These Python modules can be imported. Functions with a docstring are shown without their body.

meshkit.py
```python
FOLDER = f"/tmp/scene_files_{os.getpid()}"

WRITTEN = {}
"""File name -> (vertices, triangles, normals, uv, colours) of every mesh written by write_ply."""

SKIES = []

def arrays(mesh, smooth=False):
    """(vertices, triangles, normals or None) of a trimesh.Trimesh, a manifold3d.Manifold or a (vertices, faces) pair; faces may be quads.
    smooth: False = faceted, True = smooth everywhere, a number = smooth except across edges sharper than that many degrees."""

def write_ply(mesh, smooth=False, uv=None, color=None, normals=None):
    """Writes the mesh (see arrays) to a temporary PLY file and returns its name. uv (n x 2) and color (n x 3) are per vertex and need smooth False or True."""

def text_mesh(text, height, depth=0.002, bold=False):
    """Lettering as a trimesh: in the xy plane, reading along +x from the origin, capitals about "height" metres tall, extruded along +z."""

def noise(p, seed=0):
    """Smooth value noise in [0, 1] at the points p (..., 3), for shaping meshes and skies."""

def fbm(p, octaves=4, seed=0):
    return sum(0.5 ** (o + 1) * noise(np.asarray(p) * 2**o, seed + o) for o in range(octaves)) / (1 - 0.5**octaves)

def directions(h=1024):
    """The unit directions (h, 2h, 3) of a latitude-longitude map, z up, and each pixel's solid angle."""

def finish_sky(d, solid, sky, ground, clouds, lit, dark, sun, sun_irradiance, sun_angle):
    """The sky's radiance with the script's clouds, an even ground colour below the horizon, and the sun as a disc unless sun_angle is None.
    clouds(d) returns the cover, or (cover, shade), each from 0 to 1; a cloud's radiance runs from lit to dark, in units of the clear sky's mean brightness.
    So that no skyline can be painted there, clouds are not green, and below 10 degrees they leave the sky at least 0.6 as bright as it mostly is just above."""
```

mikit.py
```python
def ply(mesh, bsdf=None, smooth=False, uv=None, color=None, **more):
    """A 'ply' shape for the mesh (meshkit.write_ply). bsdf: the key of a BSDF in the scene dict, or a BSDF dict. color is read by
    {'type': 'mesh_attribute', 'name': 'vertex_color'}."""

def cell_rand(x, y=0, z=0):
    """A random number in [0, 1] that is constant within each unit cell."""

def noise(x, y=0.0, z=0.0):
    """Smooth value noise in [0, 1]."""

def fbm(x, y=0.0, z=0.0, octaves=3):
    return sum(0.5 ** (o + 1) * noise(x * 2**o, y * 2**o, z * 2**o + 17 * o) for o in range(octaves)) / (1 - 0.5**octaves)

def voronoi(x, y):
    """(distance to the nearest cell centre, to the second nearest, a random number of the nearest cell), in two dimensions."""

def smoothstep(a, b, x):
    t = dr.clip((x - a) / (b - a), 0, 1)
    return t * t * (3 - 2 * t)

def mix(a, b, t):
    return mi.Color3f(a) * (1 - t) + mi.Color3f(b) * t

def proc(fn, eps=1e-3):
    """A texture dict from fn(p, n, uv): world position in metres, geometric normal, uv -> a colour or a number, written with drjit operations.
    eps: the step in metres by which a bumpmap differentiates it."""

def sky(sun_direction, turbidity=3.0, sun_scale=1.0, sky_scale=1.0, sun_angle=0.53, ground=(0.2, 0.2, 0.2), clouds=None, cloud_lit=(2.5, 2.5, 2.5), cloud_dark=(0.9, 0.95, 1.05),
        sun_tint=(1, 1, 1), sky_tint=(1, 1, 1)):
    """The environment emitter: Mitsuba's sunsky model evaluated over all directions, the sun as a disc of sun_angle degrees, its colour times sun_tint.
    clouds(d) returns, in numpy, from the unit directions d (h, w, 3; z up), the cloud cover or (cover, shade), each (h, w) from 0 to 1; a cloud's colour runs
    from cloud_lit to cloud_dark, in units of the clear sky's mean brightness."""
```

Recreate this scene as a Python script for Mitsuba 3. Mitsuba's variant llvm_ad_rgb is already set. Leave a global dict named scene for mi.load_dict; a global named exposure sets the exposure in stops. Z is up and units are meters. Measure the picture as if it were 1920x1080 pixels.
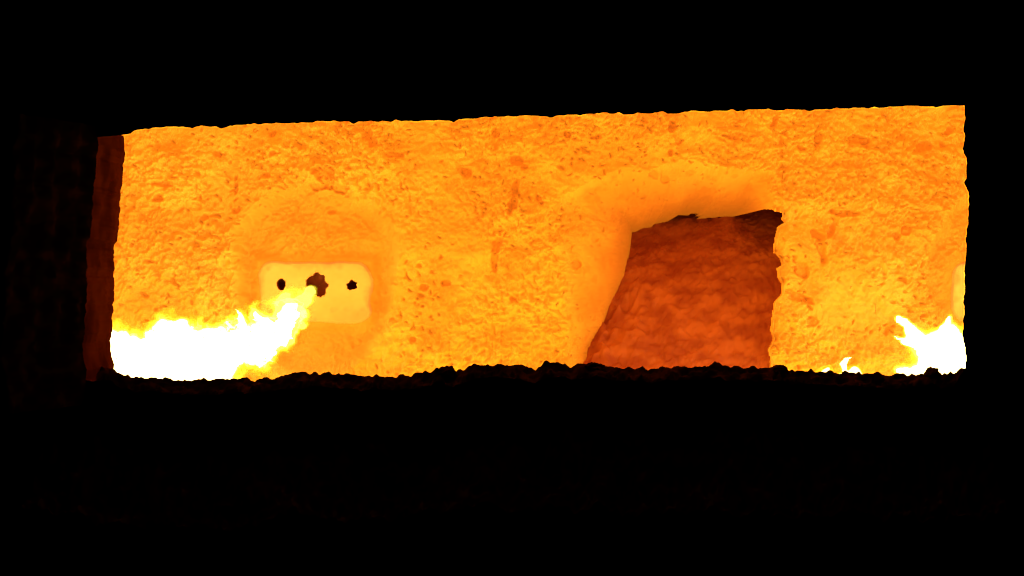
import math, random
import numpy as np
import trimesh
import mitsuba as mi
import mikit, meshkit
from mitsuba import ScalarTransform4f as T

# ---------------------------------------------------------------- camera, light, exposure
Z0 = 1.55                       # height of the lens above the foundry floor
HFOV = 36.0
exposure = 0.20
scene, labels = {}, {}
scene['camera'] = {
    'type': 'perspective', 'fov': HFOV, 'fov_axis': 'x', 'near_clip': 0.1, 'far_clip': 60.0,
    'to_world': T().look_at(origin=[0, 0, Z0], target=[0, 1, Z0], up=[0, 0, 1]),
}
# everything is lit from inside the furnace: by its flames, its melt and its incandescent lining
GLOW_WALL = (0.31, 0.082, 0.0034)     # the same everywhere on the hot lining
GLOW_TILE = (0.20, 0.070, 0.0170)      # burner tiles, heated by their own flame
GLOW_MELT = (1.95, 1.00, 0.0380)
FLAME_CORE = (3.7, 2.75, 1.15)

TAN = math.tan(math.radians(HFOV / 2))


def at(px, py, y):
    """The point at depth y seen at pixel (px, py) of the 1920 x 1080 photograph."""
    return np.array([(px - 960) / 960 * TAN * y, y, Z0 + (540 - py) / 960 * TAN * y])


def area(c):
    return {'type': 'area', 'radiance': {'type': 'rgb', 'value': list(c)}}


# ---------------------------------------------------------------- materials (colours per vertex, made from noise)
def blend(a, b, t):
    return np.asarray(a, float) * (1 - t[..., None]) + np.asarray(b, float) * t[..., None]


def lining_colour(p):
    a = meshkit.fbm(p * 6 + 3, 3, 301)
    b = meshkit.fbm(p * np.array([26, 20, 22.0]), 2, 302)
    c = blend((0.55, 0.34, 0.095), (0.66, 0.465, 0.155), sstep(0.32, 0.68, a))
    return blend(c, (0.52, 0.23, 0.050), 0.5 * sstep(0.58, 0.74, b))


def slag_colour(p):
    a = meshkit.fbm(p * 14, 3, 303)
    return blend((0.34, 0.095, 0.11), (0.50, 0.18, 0.17), sstep(0.3, 0.7, a))


def soot_colour(p):
    a = meshkit.fbm(p * 21, 3, 304)
    return blend((0.0040, 0.0022, 0.0018), (0.012, 0.006, 0.005), sstep(0.35, 0.75, a))


def dross_colour(p):
    a = meshkit.fbm(p * 30, 3, 308)
    return blend((0.010, 0.004, 0.003), (0.050, 0.016, 0.009), sstep(0.40, 0.75, a))


def pier_colour(p):
    return 0.4 * dross_colour(p)


def jamb_colour(p):
    a = meshkit.fbm(p * np.array([13, 13, 9.0]), 3, 305)
    return blend((0.040, 0.0065, 0.003), (0.085, 0.015, 0.006), sstep(0.3, 0.7, a))


def tile_colour(p):
    a = meshkit.fbm(p * 9, 3, 306)
    return blend((0.72, 0.56, 0.24), (0.77, 0.62, 0.30), sstep(0.3, 0.7, a))


def iron_colour(p):
    a = meshkit.fbm(p * 40, 2, 307)
    return blend((0.30, 0.09, 0.06), (0.44, 0.13, 0.08), sstep(0.3, 0.7, a))


COLOUR = {'lining': lining_colour, 'slag': slag_colour, 'soot': soot_colour, 'dross': dross_colour, 'pier_crust': pier_colour, 'jamb_crust': jamb_colour, 'tile': tile_colour, 'scale_iron': iron_colour}
scene['mineral'] = {'type': 'twosided', 'bsdf': {'type': 'diffuse', 'reflectance': {'type': 'mesh_attribute', 'name': 'vertex_color'}}}
scene['melt'] = {'type': 'twosided', 'bsdf': {'type': 'roughconductor', 'alpha': 0.3, 'specular_reflectance': {'type': 'rgb', 'value': [0.5, 0.42, 0.35]}}}
scene['flame_gas'] = {'type': 'mask', 'opacity': 0.02, 'bsdf': {'type': 'twosided', 'bsdf': {'type': 'diffuse', 'reflectance': {'type': 'rgb', 'value': [0.02, 0.02, 0.02]}}}}
scene['flame_heart'] = {'type': 'diffuse', 'reflectance': {'type': 'rgb', 'value': [0.05, 0.05, 0.05]}}


def put(key, mesh, bsdf, smooth=True, **more):
    assert key not in scene, key
    v, f, _ = meshkit.arrays(mesh)
    if bsdf in COLOUR:
        if 'color' not in more:
            more['color'] = COLOUR[bsdf](v)
        bsdf = 'mineral'
    scene[key] = mikit.ply((v, f), bsdf, smooth=smooth, **more)


def tag(key, label=None, category=None, group=None, kind=None):
    d = {'label': label, 'category': category, 'group': group, 'kind': kind}
    labels[key] = {k: v for k, v in d.items() if v}


# ---------------------------------------------------------------- helpers
def sstep(a, b, x):
    t = np.clip((x - a) / (b - a), 0, 1)
    return t * t * (3 - 2 * t)


def N(x, y, z=0.0, f=1.0, seed=0):
    return meshkit.noise(np.stack(np.broadcast_arrays(x * f, y * f, z * f + 0.0), -1), seed)


def F(x, y, z=0.0, f=1.0, octaves=3, seed=0):
    return meshkit.fbm(np.stack(np.broadcast_arrays(x * f, y * f, z * f + 0.0), -1), octaves, seed)


def grid_faces(nu, nv, keep=None, flip=False):
    i, j = np.meshgrid(np.arange(nu - 1), np.arange(nv - 1), indexing='ij')
    a = i * nv + j
    q = np.stack([a, a + nv, a + nv + 1, a + 1], -1)
    if keep is not None:
        k = keep[:-1, :-1] & keep[1:, :-1] & keep[:-1, 1:] & keep[1:, 1:]
        q = q[k]
    q = q.reshape(-1, 4)
    if flip:
        q = q[:, ::-1]
    return np.vstack([q[:, [0, 1, 2]], q[:, [0, 2, 3]]])


def clean(v, f):
    m = trimesh.Trimesh(v, f, process=False)
    m.remove_unreferenced_vertices()
    return m


def inside(poly, x, z):
    import shapely
    g = shapely.Polygon(poly)
    shapely.prepare(g)
    return shapely.contains_xy(g, x.ravel(), z.ravel()).reshape(x.shape)


def surface_net(f, origin, step):
    """The surface f = 0 of a grid (f > 0 inside) as (vertices, triangles), normals outwards."""
    s = f > 0
    nx, ny, nz = f.shape
    acc = np.zeros((nx - 1, ny - 1, nz - 1, 3))
    cnt = np.zeros((nx - 1, ny - 1, nz - 1))
    corner = [(a, b, c) for a in (0, 1) for b in (0, 1) for c in (0, 1)]
    sl = lambda a, n: slice(a, n - 1 + a)
    for p in corner:
        for ax in range(3):
            if p[ax]:
                continue
            q = list(p)
            q[ax] = 1
            fp = f[sl(p[0], nx), sl(p[1], ny), sl(p[2], nz)]
            fq = f[sl(q[0], nx), sl(q[1], ny), sl(q[2], nz)]
            cross = (fp > 0) != (fq > 0)
            t = np.where(cross, fp / np.where(cross, fp - fq, 1), 0)
            for k in range(3):
                acc[..., k] += np.where(cross, p[k] + (t if k == ax else 0), 0)
            cnt += cross
    on = cnt > 0
    index = np.full(on.shape, -1)
    index[on] = np.arange(on.sum())
    cells = np.argwhere(on)
    v = np.asarray(origin) + (cells + acc[on] / cnt[on][:, None]) * np.asarray(step)
    quads = []
    for ax in range(3):
        b, c = (ax + 1) % 3, (ax + 2) % 3
        lo = [slice(1, -1)] * 3
        hi = [slice(1, -1)] * 3
        lo[ax], hi[ax] = slice(0, -1), slice(1, None)
        a0, a1 = s[tuple(lo)], s[tuple(hi)]
        for inward in (True, False):
            e = np.argwhere((a0 & ~a1) if inward else (~a0 & a1))
            if not len(e):
                continue
            e[:, b] += 1
            e[:, c] += 1
            ids = []
            for db, dc in ((-1, -1), (0, -1), (0, 0), (-1, 0)):
                w = e.copy()
                w[:, b] += db
                w[:, c] += dc
                ids.append(index[w[:, 0], w[:, 1], w[:, 2]])
            q = np.stack(ids, 1)
            quads.append(q if inward else q[:, ::-1])
    q = np.vstack(quads)
    q = q[(q >= 0).all(1)]
    return v, np.vstack([q[:, [0, 1, 2]], q[:, [0, 2, 3]]])


# ---------------------------------------------------------------- the furnace: one thing, its lining in parts
YB, YI, YO = 7.0, 4.5, 4.21                 # rear wall; inner and outer face of the front wall
XL, XR, ZM, ZR = -2.6, 2.95, Z0 - 0.55, Z0 + 1.15   # side walls, melt, roof
tag('furnace', 'rough refractory furnace glowing orange inside, seen through its wide black doorway', 'furnace')

# the arched passage: traced edge of its throat, left and top at the back of the wall, right on its face
YT = YB + 0.45
throat_left = [(1130, 800), (1132, 700), (1140, 640), (1166, 570), (1194, 515), (1202, 470), (1204, 440)]
throat_top = [(1208, 430), (1222, 422), (1240, 420), (1246, 413), (1274, 407), (1296, 394), (1326, 393), (1331, 402), (1356, 401),
              (1378, 399), (1412, 398), (1422, 407), (1440, 408)]
throat_right = [(1462, 410), (1468, 418), (1456, 424), (1450, 446), (1447, 474), (1458, 482), (1464, 496), (1455, 502), (1457, 520),
                (1464, 536), (1462, 553), (1449, 566), (1446, 590), (1443, 620), (1447, 636), (1438, 655), (1442, 676), (1440, 700), (1440, 800)]
tl = np.array([at(a, b, YT)[[0, 2]] for a, b in throat_left])
tt = np.array([at(a, b, YT)[[0, 2]] for a, b in throat_top])
tr = np.array([at(a, b, YB + 0.01)[[0, 2]] for a, b in throat_right])
throat = np.vstack([tl, tt, tr])

STEP = 0.004
xs = np.arange(XL, XR + STEP, STEP)
zs = np.arange(ZM - 0.1, ZR + 0.03, STEP)
X, Z = np.meshgrid(xs, zs, indexing='ij')
rng = np.random.default_rng(7)


# a smooth shallow hollow round each burner
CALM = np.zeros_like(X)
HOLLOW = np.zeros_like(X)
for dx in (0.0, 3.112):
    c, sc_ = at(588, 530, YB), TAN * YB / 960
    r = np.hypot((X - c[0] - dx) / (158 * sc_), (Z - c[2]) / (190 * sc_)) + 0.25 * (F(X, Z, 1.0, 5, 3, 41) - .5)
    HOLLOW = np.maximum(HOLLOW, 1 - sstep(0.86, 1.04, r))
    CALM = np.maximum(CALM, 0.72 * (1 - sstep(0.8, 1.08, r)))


def refractory_relief(X, Z, seed=0):
    """Height of sprayed, lumpy refractory above its mean plane, metres."""
    wx = X + 0.05 * (F(X, Z, 2.0, 6, 2, seed + 1) - 0.5)
    wz = Z + 0.05 * (F(X, Z, 5.0, 6, 2, seed + 2) - 0.5)
    h = 0.040 * (F(wx, wz, 0, 2.3, 2, seed + 3) - 0.5)
    h = h + 0.050 * (F(wx, wz, 0, 8, 2, seed + 4) - 0.5)
    calm = sstep(0.40, 0.62, F(X, Z, 4.0, 2.4, 2, seed + 9))
    calm = np.maximum(calm, CALM)
    # lumps with creases between them, on two scales
    ux, uz = wx + 0.02 * (F(X, Z, 1, 24, 2, seed + 11) - .5), wz + 0.02 * (F(X, Z, 6, 24, 2, seed + 12) - .5)
    b1 = np.abs(2 * F(ux, uz, 0, 13, 2, seed + 5) - 1)
    b3 = np.abs(2 * F(ux + 3, uz, 2, 52, 2, seed + 13) - 1)
    b2 = np.abs(2 * F(ux * 0.85 + uz * 0.3, uz - ux * 0.2, 0, 30, 2, seed + 6) - 1)
    h = h + (1 - 0.68 * calm) * (0.024 * np.sqrt(b1 + .01) + 0.026 * np.sqrt(b2 + .01) + 0.015 * np.sqrt(b3 + .005))
    h = h + (0.026 - 0.016 * calm) * (F(wx * 1.1, wz * 0.9, 0, 60, 2, seed + 8) - 0.5)
    h = h + (0.009 - 0.006 * calm) * (N(X, Z, 0, 88, seed + 14) - 0.5)
    # flakes: raised scabs with an edge
    h = h + 0.010 * sstep(0.52, 0.58, F(wx, wz, 3.0, 15, 3, seed + 7)) * (1 - 0.8 * calm)
    return h - 0.028


H = refractory_relief(X, Z)
RED = np.zeros_like(H)
# many short slanting pits, thicker in some places
n_pits = 3800
pc = np.stack([rng.uniform(XL, XR, n_pits), rng.uniform(ZM, ZR, n_pits)], -1)
dens = F(pc[:, 0], pc[:, 1], 9.0, 2.6, 2, 47) + 0.12 * sstep(1.2, 1.7, pc[:, 0]) * sstep(Z0 + .2, Z0 + .5, pc[:, 1]) + .05 * sstep(Z0, Z0 + .3, pc[:, 1])
pc = pc[dens + rng.normal(0, .06, n_pits) > 0.50]
for cx, cz in pc:
    ln, wd, dp = rng.uniform(.006, .014), rng.uniform(.0030, .0060), rng.uniform(.010, .022)
    turn = rng.normal(0.55, 0.55) if rng.random() < .7 else rng.uniform(0, 3.1)
    if rng.random() < .07:
        ln, wd, dp = ln * 1.8, wd * 1.7, dp * 1.5
    i0, i1 = np.searchsorted(xs, [cx - .03, cx + .03])
    j0, j1 = np.searchsorted(zs, [cz - .03, cz + .03])
    dx, dz = X[i0:i1, j0:j1] - cx, Z[i0:i1, j0:j1] - cz
    u, w = dx * math.cos(turn) - dz * math.sin(turn), dx * math.sin(turn) + dz * math.cos(turn)
    w = w + rng.uniform(-25, 25) * u * u
    H[i0:i1, j0:j1] -= dp * (1 - 0.9 * HOLLOW[i0:i1, j0:j1]) * (1 - sstep(0.6, 1.2, np.hypot(u / ln, w / wd)))
# beads and dashes of dark slag spattered on the lining
SPOT = np.zeros_like(H)
sc = np.stack([rng.uniform(XL, XR, 3200), rng.uniform(ZM, ZR, 3200)], -1)
sc = sc[F(sc[:, 0], sc[:, 1], 2.0, 4.5, 3, 48) + rng.normal(0, .07, len(sc)) > 0.58]
for cx, cz in sc:
    ln, wd = rng.uniform(.0045, .011), rng.uniform(.0035, .0055)
    turn = rng.normal(0.5, 0.7)
    i0, i1 = np.searchsorted(xs, [cx - .02, cx + .02])
    j0, j1 = np.searchsorted(zs, [cz - .02, cz + .02])
    dx, dz = X[i0:i1, j0:j1] - cx, Z[i0:i1, j0:j1] - cz
    u, w = dx * math.cos(turn) - dz * math.sin(turn), dx * math.sin(turn) + dz * math.cos(turn)
    k = (1 - sstep(0.6, 1.2, np.hypot(u / ln, (w + 30 * u * u) / wd))) * (1 - 0.8 * HOLLOW[i0:i1, j0:j1])
    H[i0:i1, j0:j1] += 0.004 * k
    SPOT[i0:i1, j0:j1] = np.maximum(SPOT[i0:i1, j0:j1], k * rng.uniform(.10, .8))
# single pits, broken patches and nodules: pixel of the centre, half sizes in pixels, depth, turn
marks = [(612, 330, 26, 14, .030, .2), (632, 352, 20, 9, .022, .5), (600, 348, 22, 10, .024, 0), (690, 246, 9, 16, .020, .2), (963, 368, 8, 27, .034, .1), (957, 395, 6, 14, .020, .1),
         (872, 320, 14, 8, .025, .4), (965, 300, 12, 10, .020, .5), (985, 312, 9, 7, .018, 0), (1066, 252, 9, 10, .028, 0), (930, 250, 8, 8, .020, 0), (1260, 240, 10, 14, .026, .1),
         (1275, 262, 8, 8, .018, 0), (1257, 284, 5, 9, .022, 0), (1228, 325, 9, 5, .016, .3), (1250, 334, 7, 5, .016, 0), (1362, 256, 20, 6, .022, .3), (1452, 225, 7, 12, .024, .2),
         (1466, 250, 11, 9, .022, .4), (1112, 258, 12, 5, .018, 0), (930, 465, 9, 14, .022, .2), (927, 490, 6, 18, .016, 0), (1082, 494, 9, 11, .024, .3), (1160, 402, 7, 5, .014, 0),
         (1012, 375, 6, 14, .020, -.5), (835, 531, 8, 6, .020, 0), (797, 537, 9, 7, .018, .4), (960, 560, 7, 6, .016, 0), (773, 636, 6, 6, .018, 0), (1528, 440, 16, 7, .026, .6),
         (1558, 434, 7, 14, .026, .5), (1500, 500, 10, 20, .022, -.6), (1500, 556, 22, 7, .018, .4), (1540, 470, 8, 20, .020, -.3), (1610, 260, 22, 8, .018, .1), (1620, 272, 8, 8, .020, 0),
         (1678, 440, 10, 8, .022, 0), (1735, 275, 18, 8, .018, -.3), (1785, 246, 10, 8, .022, 0), (1770, 270, 10, 7, .020, .4), (1505, 280, 12, 6, .020, 0), (1535, 262, 8, 12, .018, .4),
         (295, 375, 9, 10, .020, 0), (300, 345, 22, 5, .014, 0), (440, 355, 5, 16, .020, .1), (440, 395, 8, 5, .018, 0), (510, 250, 7, 7, .018, 0), (510, 288, 7, 6, .018, 0), (408, 288, 12, 5, .016, .3),
         (380, 410, 8, 8, .014, 0), (700, 262, 7, 16, .020, .2), (745, 290, 18, 6, .014, 0), (280, 490, 9, 5, .016, .2), (615, 395, 9, 4, .014, 0), (500, 330, 10, 5, .014, .4), (1700, 430, 8, 10, .016, 0),
         (1590, 400, 24, 5, .016, .1), (1600, 660, 8, 5, .012, 0), (1465, 525, 6, 6, .016, 0), (1520, 600, 12, 8, .014, .4)]
for px, py, a, b, d, turn in marks:
    c = at(px, py, YB)
    s = TAN * YB / 960
    i0, i1 = np.searchsorted(xs, [c[0] - .15, c[0] + .15])
    j0, j1 = np.searchsorted(zs, [c[2] - .15, c[2] + .15])
    dx, dz = (X[i0:i1, j0:j1] - c[0]) / s, (Z[i0:i1, j0:j1] - c[2]) / s
    u, w = dx * math.cos(turn) - dz * math.sin(turn), dx * math.sin(turn) + dz * math.cos(turn)
    r = np.hypot(u / a, w / b) + 2.0 * (F(X[i0:i1, j0:j1], Z[i0:i1, j0:j1], px, 26, 3, 40) - 0.5)
    H[i0:i1, j0:j1] -= 1.3 * d * (1 - sstep(0.70, 1.05, r))
    RED[i0:i1, j0:j1] = np.maximum(RED[i0:i1, j0:j1], 1 - sstep(0.75, 1.15, r))
# lumps that overhang the right cheek of the passage
for px, py, r, d in [(1500, 468, 34, .05), (1474, 450, 22, .04), (1490, 600, 40, .05), (1476, 530, 24, .03), (1545, 452, 16, .03), (1478, 380, 24, .03), (1580, 480, 34, .03), (1530, 560, 30, .025), (1480, 660, 30, .03)]:
    c = at(px, py, YB)
    s = TAN * YB / 960 * r
    H += d * np.exp(-((X - c[0]) ** 2 + (Z - c[2]) ** 2) / (s * s) * 1.2)

H -= 0.095 * HOLLOW
# the burner tiles' seats are level
tiles, YTILE = [], YB + 0.072
for k, dx in enumerate((0.0, 3.112)):
    x0, x1 = at(484, 0, YTILE)[0] + dx, at(697, 0, YTILE)[0] + dx
    z1, z0 = at(0, 489, YTILE)[2], at(0, 606, YTILE)[2]
    tiles.append((x0, x1, z0, z1))
    d = np.maximum(np.maximum(x0 - X, X - x1), np.maximum(z0 - Z, Z - z1))
    k = 1 - sstep(-0.01, 0.05, d)
    H = H * (1 - 0.85 * k) - 0.85 * 0.076 * k
Y = YB - H

# the flared mouth of the passage: left reveal and soffit run back 0.45 m, the right cheek is square
front_left = at(1052, 0, YB)[0] + 0.07 * (F(Z, 0, 0, 5, 2, 61) - 0.5)
front_top = at(0, 311, YB)[2] + 0.09 * (F(X, 0, 0, 5, 2, 62) - 0.5) - 0.10 * sstep(.45, .20, X)
o = np.argsort(tl[:, 1])
back_left = np.interp(Z, tl[o, 1], tl[o, 0]) + 0.012
back_top = np.interp(X, tt[:, 0], tt[:, 1]) - 0.008
o = np.argsort(tr[:, 1])
cheek = np.interp(Z, tr[o, 1], tr[o, 0])
cheek = np.where(Z > tr[0, 1], at(1452, 0, YB)[0] + 0.05 * (F(Z, 0, 3, 14, 3, 63) - 0.5) - 0.01, cheek)
u = (X - front_left) / (back_left - front_left)
w = (front_top - Z) / (front_top - back_top)
m = np.minimum(np.clip(u, 0, 1.25), np.clip(w, 0, 1.25))
soft = -0.12 * np.logaddexp(-np.clip(u, 0, 1.25) / 0.12, -np.clip(w, 0, 1.25) / 0.12)
ramp = np.clip(np.minimum(m, np.maximum(soft, 0)) * 1.08, 0, 1.15)
depth = 0.45 * ramp * sstep(-0.12, 0.22, ramp)
depth = depth + 0.80 * np.clip((m - 0.60) / 0.40, 0, 1.05) ** 3
depth = np.where(X < cheek, depth * sstep(0.0, np.where(Z > tr[0, 1], 0.07, 0.012), cheek - X), 0)
smoothing = sstep(0.0, 0.12, depth)
Y = YB - H * (1 - 0.30 * smoothing) + depth
keep = ~(inside(throat, X, Z))
for x0, x1, z0, z1 in tiles:
    keep &= ~((X > x0 + .03) & (X < x1 - .03) & (Z > z0 + .03) & (Z < z1 - .03))
pts = np.stack([X, Y, Z], -1).reshape(-1, 3)
colour = blend(lining_colour(pts), (0.55, 0.22, 0.045), 0.6 * RED.ravel())    # pits and broken patches are redder and darker
colour = blend(colour, (0.54, 0.28, 0.070), 0.7 * HOLLOW.ravel())                # shade of the hollows, painted in as a browner tone
colour = blend(colour, (0.20, 0.06, 0.015), SPOT.ravel())
# shade deepening into the mouth of the passage, painted into the wall colour
mouth_shade = sstep(0.03, 0.40, depth + 0.25 * (F(X, Z, 1.0, 9, 3, 66) - .5))
colour = blend(colour, (0.42, 0.145, 0.05), 0.9 * mouth_shade.ravel())
used = np.zeros(len(pts), bool)
faces = grid_faces(len(xs), len(zs), keep)
used[faces.ravel()] = True
renum = np.cumsum(used) - 1
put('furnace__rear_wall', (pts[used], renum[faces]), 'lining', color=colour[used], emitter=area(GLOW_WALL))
tag('furnace__rear_wall', 'rough lumpy orange glowing refractory wall at the back')


def rough_patch(p, du, dv, nu, nv, amp, freq, seed, flip=False):
    """A rough rectangle from corner p along du and dv, displaced along its normal."""
    p, du, dv = (np.array(q, float) for q in (p, du, dv))
    U, V = np.meshgrid(np.linspace(0, 1, nu), np.linspace(0, 1, nv), indexing='ij')
    n = np.cross(du, dv)
    n /= np.linalg.norm(n)
    q = p + U[..., None] * du + V[..., None] * dv
    h = amp * (meshkit.fbm(q * freq, 4, seed) - 0.5) * 2
    q = q + h[..., None] * n * (1 if not flip else -1)
    return q.reshape(-1, 3), grid_faces(nu, nv, flip=flip)


def stack(*vf):
    v, f, k = [], [], 0
    for a, b in vf:
        v.append(a)
        f.append(b + k)
        k += len(a)
    return np.vstack(v), np.vstack(f)


zb = ZM - 0.1
put('furnace__side_wall', rough_patch((XL, YI - .05, zb), (0, 2.65, 0), (0, 0, ZR - zb + .05), 200, 150, .02, 7, 21), 'lining', emitter=area(GLOW_WALL))
put('furnace__side_wall_001', rough_patch((XR, YI - .05, zb), (0, 0, ZR - zb + .05), (0, 2.65, 0), 150, 200, .02, 7, 22), 'lining', emitter=area(GLOW_WALL))
put('furnace__roof', rough_patch((XL - .05, YI - .05, ZR), (0, 2.65, 0), (XR - XL + .1, 0, 0), 150, 300, .02, 7, 23), 'lining', emitter=area(GLOW_WALL))

# the chamber behind the passage: cooler, it gives off no light of its own
cx0, cx1, cy1, cz1 = 0.18, 1.62, 8.6, Z0 + 0.80
put('furnace__passage', stack(
    rough_patch((cx0, YB + .42, zb), (0, cy1 - YB - .42, 0), (0, 0, cz1 - zb), 60, 60, .03, 6, 31),
    rough_patch((cx1, YB + .02, zb), (0, 0, cz1 - zb), (0, cy1 - YB, 0), 60, 60, .03, 6, 32),
    rough_patch((cx0 - .03, cy1, zb), (cx1 - cx0 + .06, 0, 0), (0, 0, cz1 - zb), 60, 60, .03, 6, 33),
    rough_patch((cx0 - .03, YB + .40, cz1), (0, cy1 - YB - .38, 0), (cx1 - cx0 + .06, 0, 0), 60, 60, .03, 6, 34)), 'slag')
tag('furnace__passage', 'dark red cooler chamber behind the arched opening')
# right cheek of the passage, from the traced edge backwards
ck = np.array([at(a, b, YB + .01) for a, b in throat_right] )
ck = np.vstack([[ck[0] + [0, 0, .35]], ck])
zz = np.linspace(ck[0, 2], ck[-1, 2], 160)
ox = np.interp(-zz, -ck[:, 2], ck[:, 0])
rows = []
for k, d in enumerate(np.linspace(0, 1, 30)):
    rows.append(np.stack([ox + 0.004 + 0.32 * d + 0.02 * (N(zz, d * 8, 0, 20, 36) - .5) * min(1, d * 8), YB - 0.03 + d * 0.75 + zz * 0, zz], -1))
cheek_v = np.array(rows)
put('furnace__cheek', (cheek_v.reshape(-1, 3), grid_faces(30, 160)), 'lining', emitter=area(GLOW_WALL))

# slag sloping up inside the passage
gx, gy = np.arange(0.12, 1.62, 0.006), np.arange(6.93, 8.55, 0.006)
A, B = np.meshgrid(gx, gy, indexing='ij')
slope = Z0 - 0.268 + 1.00 * (B - 7.20) + 0.10 * np.exp(-((A - 1.25) / .35) ** 2) - 0.36 * sstep(7.4, 8.4, B)
slope = np.maximum(slope, ZM - 0.12)
lump = 0.06 * (F(A, B, 0, 4, 2, 51) - .5) + 0.016 * (F(A, B, 0, 13, 3, 52) - .5) + 0.018 * (F(A, B, 0, 44, 3, 53) - .5) + 0.012 * (N(A, B, 0, 80, 54) - .5)
lump = lump + (0.15 * (F(A, B, 0, 12, 3, 55) - .5) - 0.02) * (1 - sstep(.45, .75, A)) - 0.30 * sstep(1.14, 1.20, A) * (1 - sstep(6.97, 7.04, B))
slope = slope + lump
put('slag_bank', (np.stack([A, B, slope], -1).reshape(-1, 3), grid_faces(len(gx), len(gy))), 'slag')
tag('slag_bank', 'dull red rubbly slag sloping up inside the arched passage in the glowing wall', 'slag')

# ---------------------------------------------------------------- the black front wall round the doorway
top_line = [(-70, 266), (60, 262), (130, 258), (200, 255), (232, 253), (240, 250), (262, 243), (290, 239), (330, 238), (352, 240), (372, 237), (402, 235), (414, 239), (432, 235), (480, 232), (540, 231), (600, 228), (655, 228), (664, 231), (672, 227),
            (760, 226), (840, 224), (852, 228), (860, 222), (930, 219), (1000, 218), (1024, 217), (1030, 221), (1048, 217), (1120, 213), (1250, 211), (1262, 212), (1300, 209), (1330, 211), (1350, 207), (1440, 205),
            (1490, 206), (1515, 208), (1560, 203), (1590, 204), (1700, 200), (1809, 197)]
right_line = [(1809, 197), (1808, 265), (1805, 280), (1812, 300), (1813, 335), (1809, 345), (1817, 360), (1817, 420), (1812, 440), (1810, 500), (1808, 560), (1806, 600), (1806, 640), (1811, 665), (1811, 690)]
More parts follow.
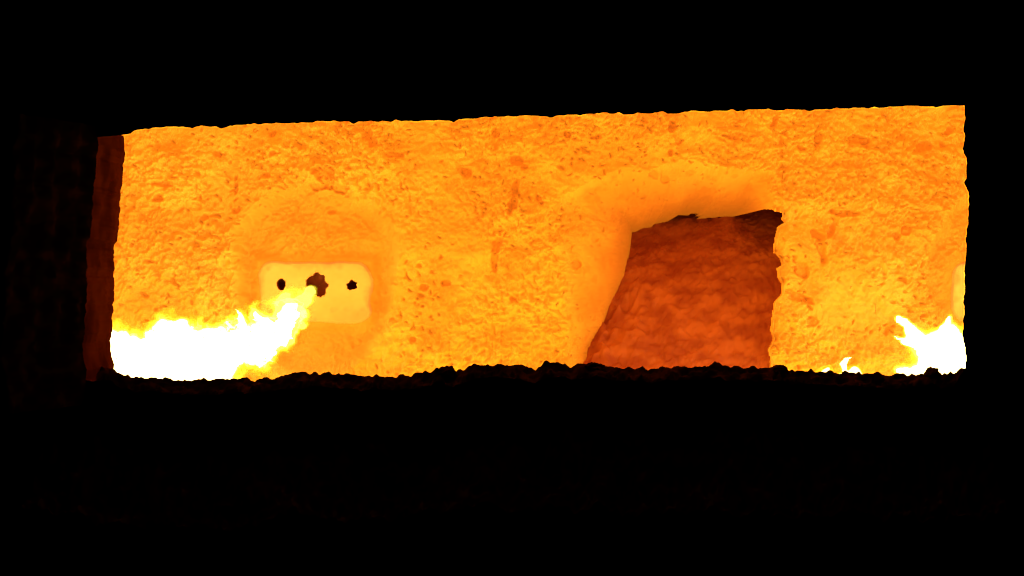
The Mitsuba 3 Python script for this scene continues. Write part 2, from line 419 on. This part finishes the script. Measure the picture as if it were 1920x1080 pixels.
bottom_line = [(1811, 690), (1790, 698), (1764, 703), (1757, 699), (1748, 694), (1740, 699), (1730, 701), (1700, 703), (1670, 706), (1650, 701), (1610, 700), (1560, 698), (1500, 695), (1480, 696), (1468, 688), (1440, 689),
               (1420, 690), (1380, 686), (1370, 690), (1345, 682), (1320, 686), (1250, 689), (1215, 693), (1203, 686), (1195, 690), (1150, 689), (1115, 681), (1105, 684), (1082, 684), (1072, 690), (1060, 682),
               (1022, 682), (1003, 694), (985, 688), (970, 684), (955, 687), (935, 682), (890, 685), (880, 690), (856, 697), (850, 702), (836, 700), (834, 691), (818, 690), (812, 697), (780, 702), (745, 706), (710, 706),
               (704, 702), (680, 708), (650, 703), (620, 702), (590, 700), (560, 703), (530, 705), (512, 711), (500, 709), (470, 712), (450, 710), (400, 715), (345, 715), (300, 711), (292, 708), (275, 710), (255, 711), (240, 704), (226, 702), (212, 692)]
left_line = [(216, 745), (214, 720), (212, 692), (214, 682), (210, 668), (207, 650), (209, 625), (211, 590), (213, 540), (214, 500), (215, 470), (222, 420), (225, 380), (229, 330), (231, 310), (233, 285), (232, 256)]


def resample(line, n, y, jitter, seed):
    p = np.array([at(a, b, y) for a, b in line])
    s = np.concatenate([[0], np.cumsum(np.linalg.norm(np.diff(p, axis=0), axis=1))])
    t = np.linspace(0, s[-1], n)
    q = np.stack([np.interp(t, s, p[:, k]) for k in range(3)], -1)
    fade = np.minimum(1, np.minimum(t, s[-1] - t) / 0.03)
    q[:, 0] += jitter * fade * (meshkit.fbm(np.stack([t * 60, t * 0, t * 0], -1), 2, seed) - .5)
    q[:, 2] += jitter * fade * (meshkit.fbm(np.stack([t * 60, t * 0 + 5, t * 0], -1), 2, seed) - .5)
    return q


BX0, BX1, BZ0, BZ1 = -2.75, 3.05, Z0 - 1.45, Z0 + 1.5


def front_piece(key, line, side, n, bsdf, label, splay=0.0, seed=0, smooth=True):
    """Reveal of one side of the doorway from YI to YO (and a splay before it), the outer face, and the glowing inner face."""
    flare = {'left': 0.0, 'right': 0.02}.get(side, 0.06)
    e = resample(line, n, YO if flare else YI, 0.008, seed)
    outer = e.copy()
    t = np.linspace(0, 1, n)
    if side == 'top': outer[:, 0], outer[:, 2] = BX0 + t * (BX1 - BX0), BZ1
    if side == 'bottom': outer[:, 0], outer[:, 2] = BX1 + t * (BX0 - BX1), BZ0
    if side == 'right': outer[:, 2], outer[:, 0] = BZ1 + t * (BZ0 - BZ1), BX1
    if side == 'left': outer[:, 2], outer[:, 0] = BZ0 + t * (BZ1 - BZ0), BX0
    away = {'top': (0, 0, 1), 'bottom': (0, 0, -1), 'right': (1, 0, 0), 'left': (-1, 0, 0)}[side]
    away = np.array(away, float)
    rings = []
    for k in range(25):
        rough = 0.012 * (meshkit.fbm(np.stack([e[:, 0] * 22, e[:, 2] * 22, np.full(n, k * .5)], -1), 3, seed + 1) - .5) * min(1, min(k, 24 - k) / 3)
        y = YI + (YO - YI) * k / 24
        q = e.copy()
        if flare:                                   # the reveal widens inwards
            q[:, 0] *= y / YO
            q[:, 2] = Z0 + (q[:, 2] - Z0) * y / YO
        q = q + away * (rough + flare * (1 - k / 24))[:, None]
        q[:, 1] = y
        rings.append(q)
    first = rings[0]
    if splay:
        put(key, (np.array(rings).reshape(-1, 3), grid_faces(25, n, flip=True)), bsdf)
        tag(key, label)
        key, bsdf, label = 'furnace__pier', 'pier_crust', 'sooty rough pier left of the doorway'
        rings = rings[-1:]
        for k in range(1, 25):
            rough = 0.05 * (meshkit.fbm(np.stack([e[:, 0] * 9, e[:, 2] * 9, np.full(n, k * .3)], -1), 4, seed + 2) - .5)
            q = e + away * (splay * k / 24 + rough * min(1, k / 4))[:, None]
            q[:, 1] = YO - 0.31 * k / 24
            rings.append(q)
    yo = rings[-1][0, 1]
    last = rings[-1]
    for k in range(1, 31):
        g = (k / 30) ** 1.5
        q = last * (1 - g) + outer * g
        q[:, 1] = yo + 0.02 * (meshkit.fbm(np.stack([q[:, 0] * 8, q[:, 2] * 8, q[:, 0] * 0], -1), 3, 99) - .5) * min(1, k / 6)
        rings.append(q)
    v = np.array(rings)
    put(key, (v.reshape(-1, 3), grid_faces(len(v), n, flip=True)), bsdf, smooth=smooth)
    tag(key, label)
    rings = []
    for k in range(0, 25):
        g = k / 24
        q = first * (1 - g) + outer * g
        q[:, 1] = YI + 0.02 * (meshkit.fbm(np.stack([q[:, 0] * 8, q[:, 2] * 8, q[:, 0] * 0], -1), 3, seed + 4) - .5) * min(1, g * 6)
        rings.append(q)
    return np.array(rings)


inner = []
inner.append(front_piece('furnace__lintel', top_line, 'top', 700, 'soot', 'black lintel with a chipped edge over the doorway', seed=71))
inner.append(front_piece('furnace__jamb', left_line, 'left', 260, 'jamb_crust', 'left jamb, its crusted reveal glowing dull dark red', splay=0.117, seed=72))
inner.append(front_piece('furnace__jamb_001', right_line, 'right', 260, 'soot', 'sooty black right jamb', seed=73))
low = [(1811, 690)] + [(a, b + 25) for a, b in bottom_line[1:-1]] + [(205, 712), (60, 716), (-70, 720)]
inner.append(front_piece('furnace__sill', low, 'bottom', 700, 'soot', 'black sill under the doorway', seed=74))
put('furnace__front_lining', stack(*[(v.reshape(-1, 3), grid_faces(v.shape[0], v.shape[1])) for v in inner]), 'lining', emitter=area(GLOW_WALL))

# crust of dross lying on the sill, its crest along the traced edge
cxs = np.arange(at(120, 0, 4.36)[0], at(1814, 0, 4.36)[0], 0.004)
cys = np.arange(3.98, 4.60, 0.006)
A, B = np.meshgrid(cxs, cys, indexing='ij')
bl = np.array([at(a, b, 4.36) for a, b in bottom_line])
bl = bl[np.argsort(bl[:, 0])]
crest = np.interp(A, bl[:, 0], bl[:, 2])
base = Z0 - 0.255
lumps = 0.05 * (F(A, B, 0, 14, 3, 81) - .5) + 0.03 * (1 - np.abs(2 * F(A, B, 0, 32, 3, 82) - 1) - .55)
off = np.abs(B - 4.36)
fall = np.where(B < 4.36, 0.34 * sstep(0.0, 0.40, off), 0.30 * sstep(0.0, 0.24, off))
fine = 0.020 * (F(A, B, 0, 75, 2, 83) - .5)
cz = crest - fall + lumps * (0.12 + 0.88 * sstep(0.0, 0.10, off)) + fine - 0.012 * sstep(0.0, 0.03, off)
crust = stack((np.stack([A, B, cz], -1).reshape(-1, 3), grid_faces(len(cxs), len(cys))))
put('dross_crust', crust, 'dross')
tag('dross_crust', 'black clinkery dross crust lying along the doorway sill', 'dross', kind='stuff')


def lump_mesh(c, r, seed):
    m = trimesh.creation.icosphere(3, 1.0)
    v = m.vertices
    v = v * (1 + 0.9 * (meshkit.fbm(v * 1.9 + seed * 3.1, 3, seed)[:, None] - .5)) * np.array(r)
    return trimesh.Trimesh(v + c, m.faces, process=False)


for k, (px, py, r, text) in enumerate([
        (838, 700, (.024, .03, .020), 'jagged black dross lump poking up from the sill, left of the middle'),
        (1748, 702, (.020, .03, .019), 'black dross lump standing in front of the white flame on the right'),
        (1462, 692, (.020, .03, .012), 'low black dross lump on the sill below the right cheek of the arch'),
        (1116, 690, (.026, .03, .016), 'rounded black dross lump on the sill below the left of the arch')]):
    key = 'dross_lump' + (f'_{k:03d}' if k else '')
    put(key, lump_mesh(at(px, py, 4.35), r, 90 + k), 'dross', smooth=False)
    tag(key, text, 'dross lump')

# ---------------------------------------------------------------- the melt (below the sill's sight line)
mx, my = np.arange(XL - .02, XR + .03, 0.04), np.arange(YI - .02, YB + .15, 0.04)
A, B = np.meshgrid(mx, my, indexing='ij')
put('molten_metal', (np.stack([A, B, ZM + 0.012 * (F(A, B, 0, 5, 3, 95) - .5)], -1).reshape(-1, 3), grid_faces(len(mx), len(my))), 'melt', emitter=area(GLOW_MELT))
tag('molten_metal', 'glowing bath of molten metal inside the furnace', kind='structure')

# ---------------------------------------------------------------- the two burners set into the rear wall
def blob(cx, cz, rx, rz, seed, n=72, amp=0.5):
    a = np.linspace(0, 2 * np.pi, n, endpoint=False)
    k = 1 + amp * (meshkit.fbm(np.stack([np.cos(a) * 2.4 + seed, np.sin(a) * 2.4, a * 0 + seed * 7.3], -1), 3, seed) - .5)
    return np.stack([cx + rx * k * np.cos(a), cz + rz * k * np.sin(a)], -1)


def burner(key, dx, box, seed, label, ports):
    x0, x1, z0, z1 = box
    st = 0.004
    ax, az = np.arange(x0 - .02, x1 + .02, st), np.arange(z0 - .02, z1 + .02, st)
    A, C = np.meshgrid(ax, az, indexing='ij')
    cx, cz, hx, hz, r = (x0 + x1) / 2, (z0 + z1) / 2, (x1 - x0) / 2, (z1 - z0) / 2, 0.070
    q0, q1 = np.maximum(np.abs(A - cx) - hx + r, 0), np.maximum(np.abs(C - cz) - hz + r, 0)
    d = np.hypot(q0, q1) - r + 0.024 * (F(A, C, 0, 14, 3, seed) - .5)
    face = YTILE - 0.004 - 0.006 * (F(A, C, 0, 9, 3, seed + 1) - .5) - 0.0025 * (F(A, C, 0, 60, 2, seed + 2) - .5)
    y = face + 0.045 * sstep(-0.012, 0.012, d)
    ok = d < 0.014
    tag(key, label, 'burner')
    for k, (px, py, rx, rz, name, amp) in enumerate(ports):
        c = at(px, py, YTILE)
        p = blob(c[0] + dx, c[2], rx, rz, seed + 10 + k, amp=amp)
        ok &= ~inside(p, A, C)
        rows = []
        mid = p.mean(0)
        for j in range(26):
            t = j / 25
            s = 1.12 if j < 24 else (0.6 if j == 24 else 0.02)
            ring = mid + (p - mid) * s
            rough = 1 + 0.10 * (meshkit.fbm(np.stack([ring[:, 0] * 60, np.full(len(p), j * .8), ring[:, 1] * 60], -1), 2, seed) - .5)
            ring = mid + (ring - mid) * rough[:, None]
            rows.append(np.stack([ring[:, 0], np.full(len(p), YTILE - .006 + 0.11 * min(j, 24) / 24), ring[:, 1]], -1))
        v = np.array(rows)
        v = np.concatenate([v, v[:, :1]], 1)
        n = sum(1 for q in scene if q.startswith(key + '__' + name))
        put(key + '__' + name + (f'_{n:03d}' if n else ''), (v.reshape(-1, 3), grid_faces(v.shape[0], v.shape[1])), 'scale_iron')
    pts = np.stack([A, y, C], -1).reshape(-1, 3)
    smear = np.maximum(sstep(-0.045, 0.0, d + 0.06 * (F(A, C, 0, 22, 3, seed + 5) - .5)), sstep(z0 + .13, z0 + .01, C + 0.08 * (F(A, C, 0, 12, 3, seed + 6) - .5)))     # lining mix smeared over the tile's edge
    colour = blend(tile_colour(pts), lining_colour(pts), 0.85 * smear.ravel())
    used = np.zeros(len(pts), bool)
    faces = grid_faces(len(ax), len(az), ok)
    used[faces.ravel()] = True
    put(key + '__tile', (pts[used], (np.cumsum(used) - 1)[faces]), 'tile', color=colour[used], emitter=area(GLOW_TILE))


ports = [(594, 535, .046, .050, 'flame_port', 0.55), (527.5, 533, .0175, .023, 'air_port', .35), (660, 535, .0200, .0190, 'air_port', 1.1)]
burner('burner', 0.0, tiles[0], 110, 'pale yellow burner tile with three dark holes in the glowing wall', ports)
burner('burner_001', 3.112, tiles[1], 130, 'yellow edge of a burner tile half hidden by the right jamb', ports)

# ---------------------------------------------------------------- flames
def flame(key, path, tongues, box, step, seed, label, rough=0.86, core_from=0.72, core=0.38, shells=(0.0, 0.09, 0.19, 0.29), gain=1.0):
    """A flame as a density field along a curved jet: nested see-through glowing shells and a white-hot heart."""
    (x0, y0, z0), (x1, y1, z1) = box
    dims = [int((b - a) / s) + 1 for a, b, s in zip((x0, y0, z0), (x1, y1, z1), step)]
    gx, gy, gz = (a + np.arange(n) * s for a, n, s in zip((x0, y0, z0), dims, step))
    P = np.stack(np.meshgrid(gx, gy, gz, indexing='ij'), -1)
    P0 = P.reshape(-1, 3)

    def tube(points, q):
        """best (1 - distance / radius) over the segments, and the place along the path"""
        best, where = np.full(len(q), -9.0), np.zeros(len(q))
        pts = np.array(points, float)
        s = np.concatenate([[0], np.cumsum(np.linalg.norm(np.diff(pts[:, :3], axis=0), axis=1))])
        for k in range(len(pts) - 1):
            a, b = pts[k], pts[k + 1]
            d = b[:3] - a[:3]
            t = np.clip((q - a[:3]) @ d / (d @ d), 0, 1)
            r = a[3] + t * (b[3] - a[3])
            f = 1 - np.linalg.norm(q - a[:3] - t[:, None] * d, axis=1) / r
            better = f > best
            best[better], where[better] = f[better], (s[k] + t * (s[k + 1] - s[k]))[better]
        return best, where

    f, along = tube(path, P0)
    near = f > -1.2
    for tg in tongues:
        near |= tube(tg, P0)[0] > -1.6
    q = P0[near]
    # turbulence: billows carried along the jet, finer ones at the edge, flickering upwards
    warp = np.stack([meshkit.fbm(q * 9 + 7 * k, 3, seed + k) - .5 for k in range(3)], -1)
    g, al = tube(path, q + warp * 0.16 * np.clip(along[near] * 2.2, .25, 1)[:, None])
    flow = np.array([-.50, -.82, -.28])
    pull = (0.62 - 0.35 * sstep(.3, 1.0, al))[:, None]
    up = np.array([1, 1, 1]) - np.array([0, 0, .42]) * sstep(.4, .9, al)[:, None]
    q2 = q * up - pull * (q @ flow)[:, None] * flow + warp * .05
    turb = (meshkit.fbm(q2 * 11, 3, seed + 5) - .5) * 1.8 + (1 - np.abs(2 * meshkit.fbm(q2 * 24 + 3, 2, seed + 6) - 1) - .65) * .5 + (meshkit.noise(q2 * 60, seed + 7) - .5) * .35
    g = g + rough * turb
    for tg in tongues:
        h, _ = tube(tg, q + warp * 0.05)
        g = np.maximum(g, h * .8 + .62 * turb + .06)
    edge = np.min(np.minimum(q - [x0, y0, z0], np.array([x1, y1, z1]) - q), axis=1)
    g = np.where(edge < .02, -1, g)
    full = np.full(len(P0), -1.0)
    full[near] = g
    heart = full.copy()
    heart[near] = np.where(g > -.9, g - .80 * (1 - sstep(0.0, core_from + 1e-6, al)), -1)
    full, heart = full.reshape(dims), heart.reshape(dims)
    tag(key, label, 'flame', None)
    tones = [(0.14, 0.11, 0.001), (0.22, 0.18, 0.004), (0.30, 0.26, 0.02), (0.45, 0.42, 0.13)]
    for k, lv in enumerate(shells):
        v, t = surface_net(full - lv - 1e-6, (x0, y0, z0), step)
        put(f'{key}__fringe__{k + 1:03d}', (v, t), 'flame_gas', emitter={**area(np.array(tones[k]) * gain * (2 if len(shells) < 4 else 1)), 'sampling_weight': 0.03})
    v, t = surface_net(heart - core - 1e-6, (x0, y0, z0), step)
    if len(v):
        put(f'{key}__core', (v, t), 'flame_heart', emitter=area(FLAME_CORE))


jet = [(-.880, 7.09, Z0 + .010, .026), (-.95, 6.80, Z0 - .085, .062), (-1.05, 6.50, Z0 - .212, .100), (-1.20, 6.10, Z0 - .275, .124), (-1.38, 5.70, Z0 - .275, .124), (-1.6, 5.25, Z0 - .255, .125), (-1.82, 5.0, Z0 - .26, .11)]


def tongue(a, b, y, r0, r1):
    """A lick of flame between two pixels at depth y."""
    return [tuple(at(*a, y)) + (r0,), tuple(at(*b, y - .02)) + (r1,)]


licks = [tongue((462, 625), (448, 598), 6.35, .030, .016), tongue((449, 600), (439, 580), 6.35, .014, .004), tongue((352, 640), (338, 612), 5.95, .06, .03), tongue((250, 655), (228, 628), 5.7, .05, .03)]
flame('flame', jet, licks, ((-1.95, 4.85, Z0 - .50), (-.80, 7.06, Z0 + .10)), (.008, .013, .008), 200,
      'long white-hot flame shooting down to the left from the burner with three holes')
jet2 = [(x + 3.08, y, z, r) for x, y, z, r in jet[:4]] + [(1.70, 5.65, Z0 - .27, .11), (1.47, 5.25, Z0 - .245, .105), (1.37, 5.0, Z0 - .245, .08)]
licks2 = [tongue((1738, 655), (1708, 620), 5.1, .05, .026), tongue((1712, 622), (1686, 599), 5.08, .022, .012), tongue((1745, 655), (1768, 622), 5.1, .05, .022), tongue((1766, 624), (1783, 590), 5.08, .022, .009),
          tongue((1722, 648), (1676, 635), 5.1, .030, .010), tongue((1712, 700), (1682, 700), 5.05, .05, .02), tongue((1800, 660), (1804, 628), 5.1, .05, .02)]
flame('flame_001', jet2, licks2, ((1.10, 4.75, Z0 - .50), (2.30, 7.06, Z0 + .10)), (.008, .013, .008), 230,
      'white-hot flame with spiky tongues in the right corner of the doorway')
flame('flame_002', [tuple(at(1574, 714, 5.2)) + (.026,), tuple(at(1604, 702, 5.2)) + (.034,)],
      [tongue((1584, 700), (1584, 680), 5.2, .014, .009), tongue((1584, 682), (1592, 668), 5.2, .009, .007), tongue((1591, 669), (1600, 664), 5.2, .007, .004)],
      ((.94, 5.08, Z0 - .42), (1.24, 5.32, Z0 - .12)), (.004, .006, .004), 260, 'small yellow flame with a thin curling wisp left of the white right-hand flame', rough=.6, core=.30, core_from=.0, gain=.6, shells=(0.0, .15))
flame('flame_003', [tuple(at(1530, 704, 5.2)) + (.022,), tuple(at(1550, 694, 5.2)) + (.022,)], [],
      ((.86, 5.10, Z0 - .40), (1.10, 5.30, Z0 - .16)), (.004, .006, .004), 270, 'tiniest yellow flame just above the sill, right of the arch', rough=.6, core=.6, core_from=.0, gain=.5, shells=(0.0, .15))
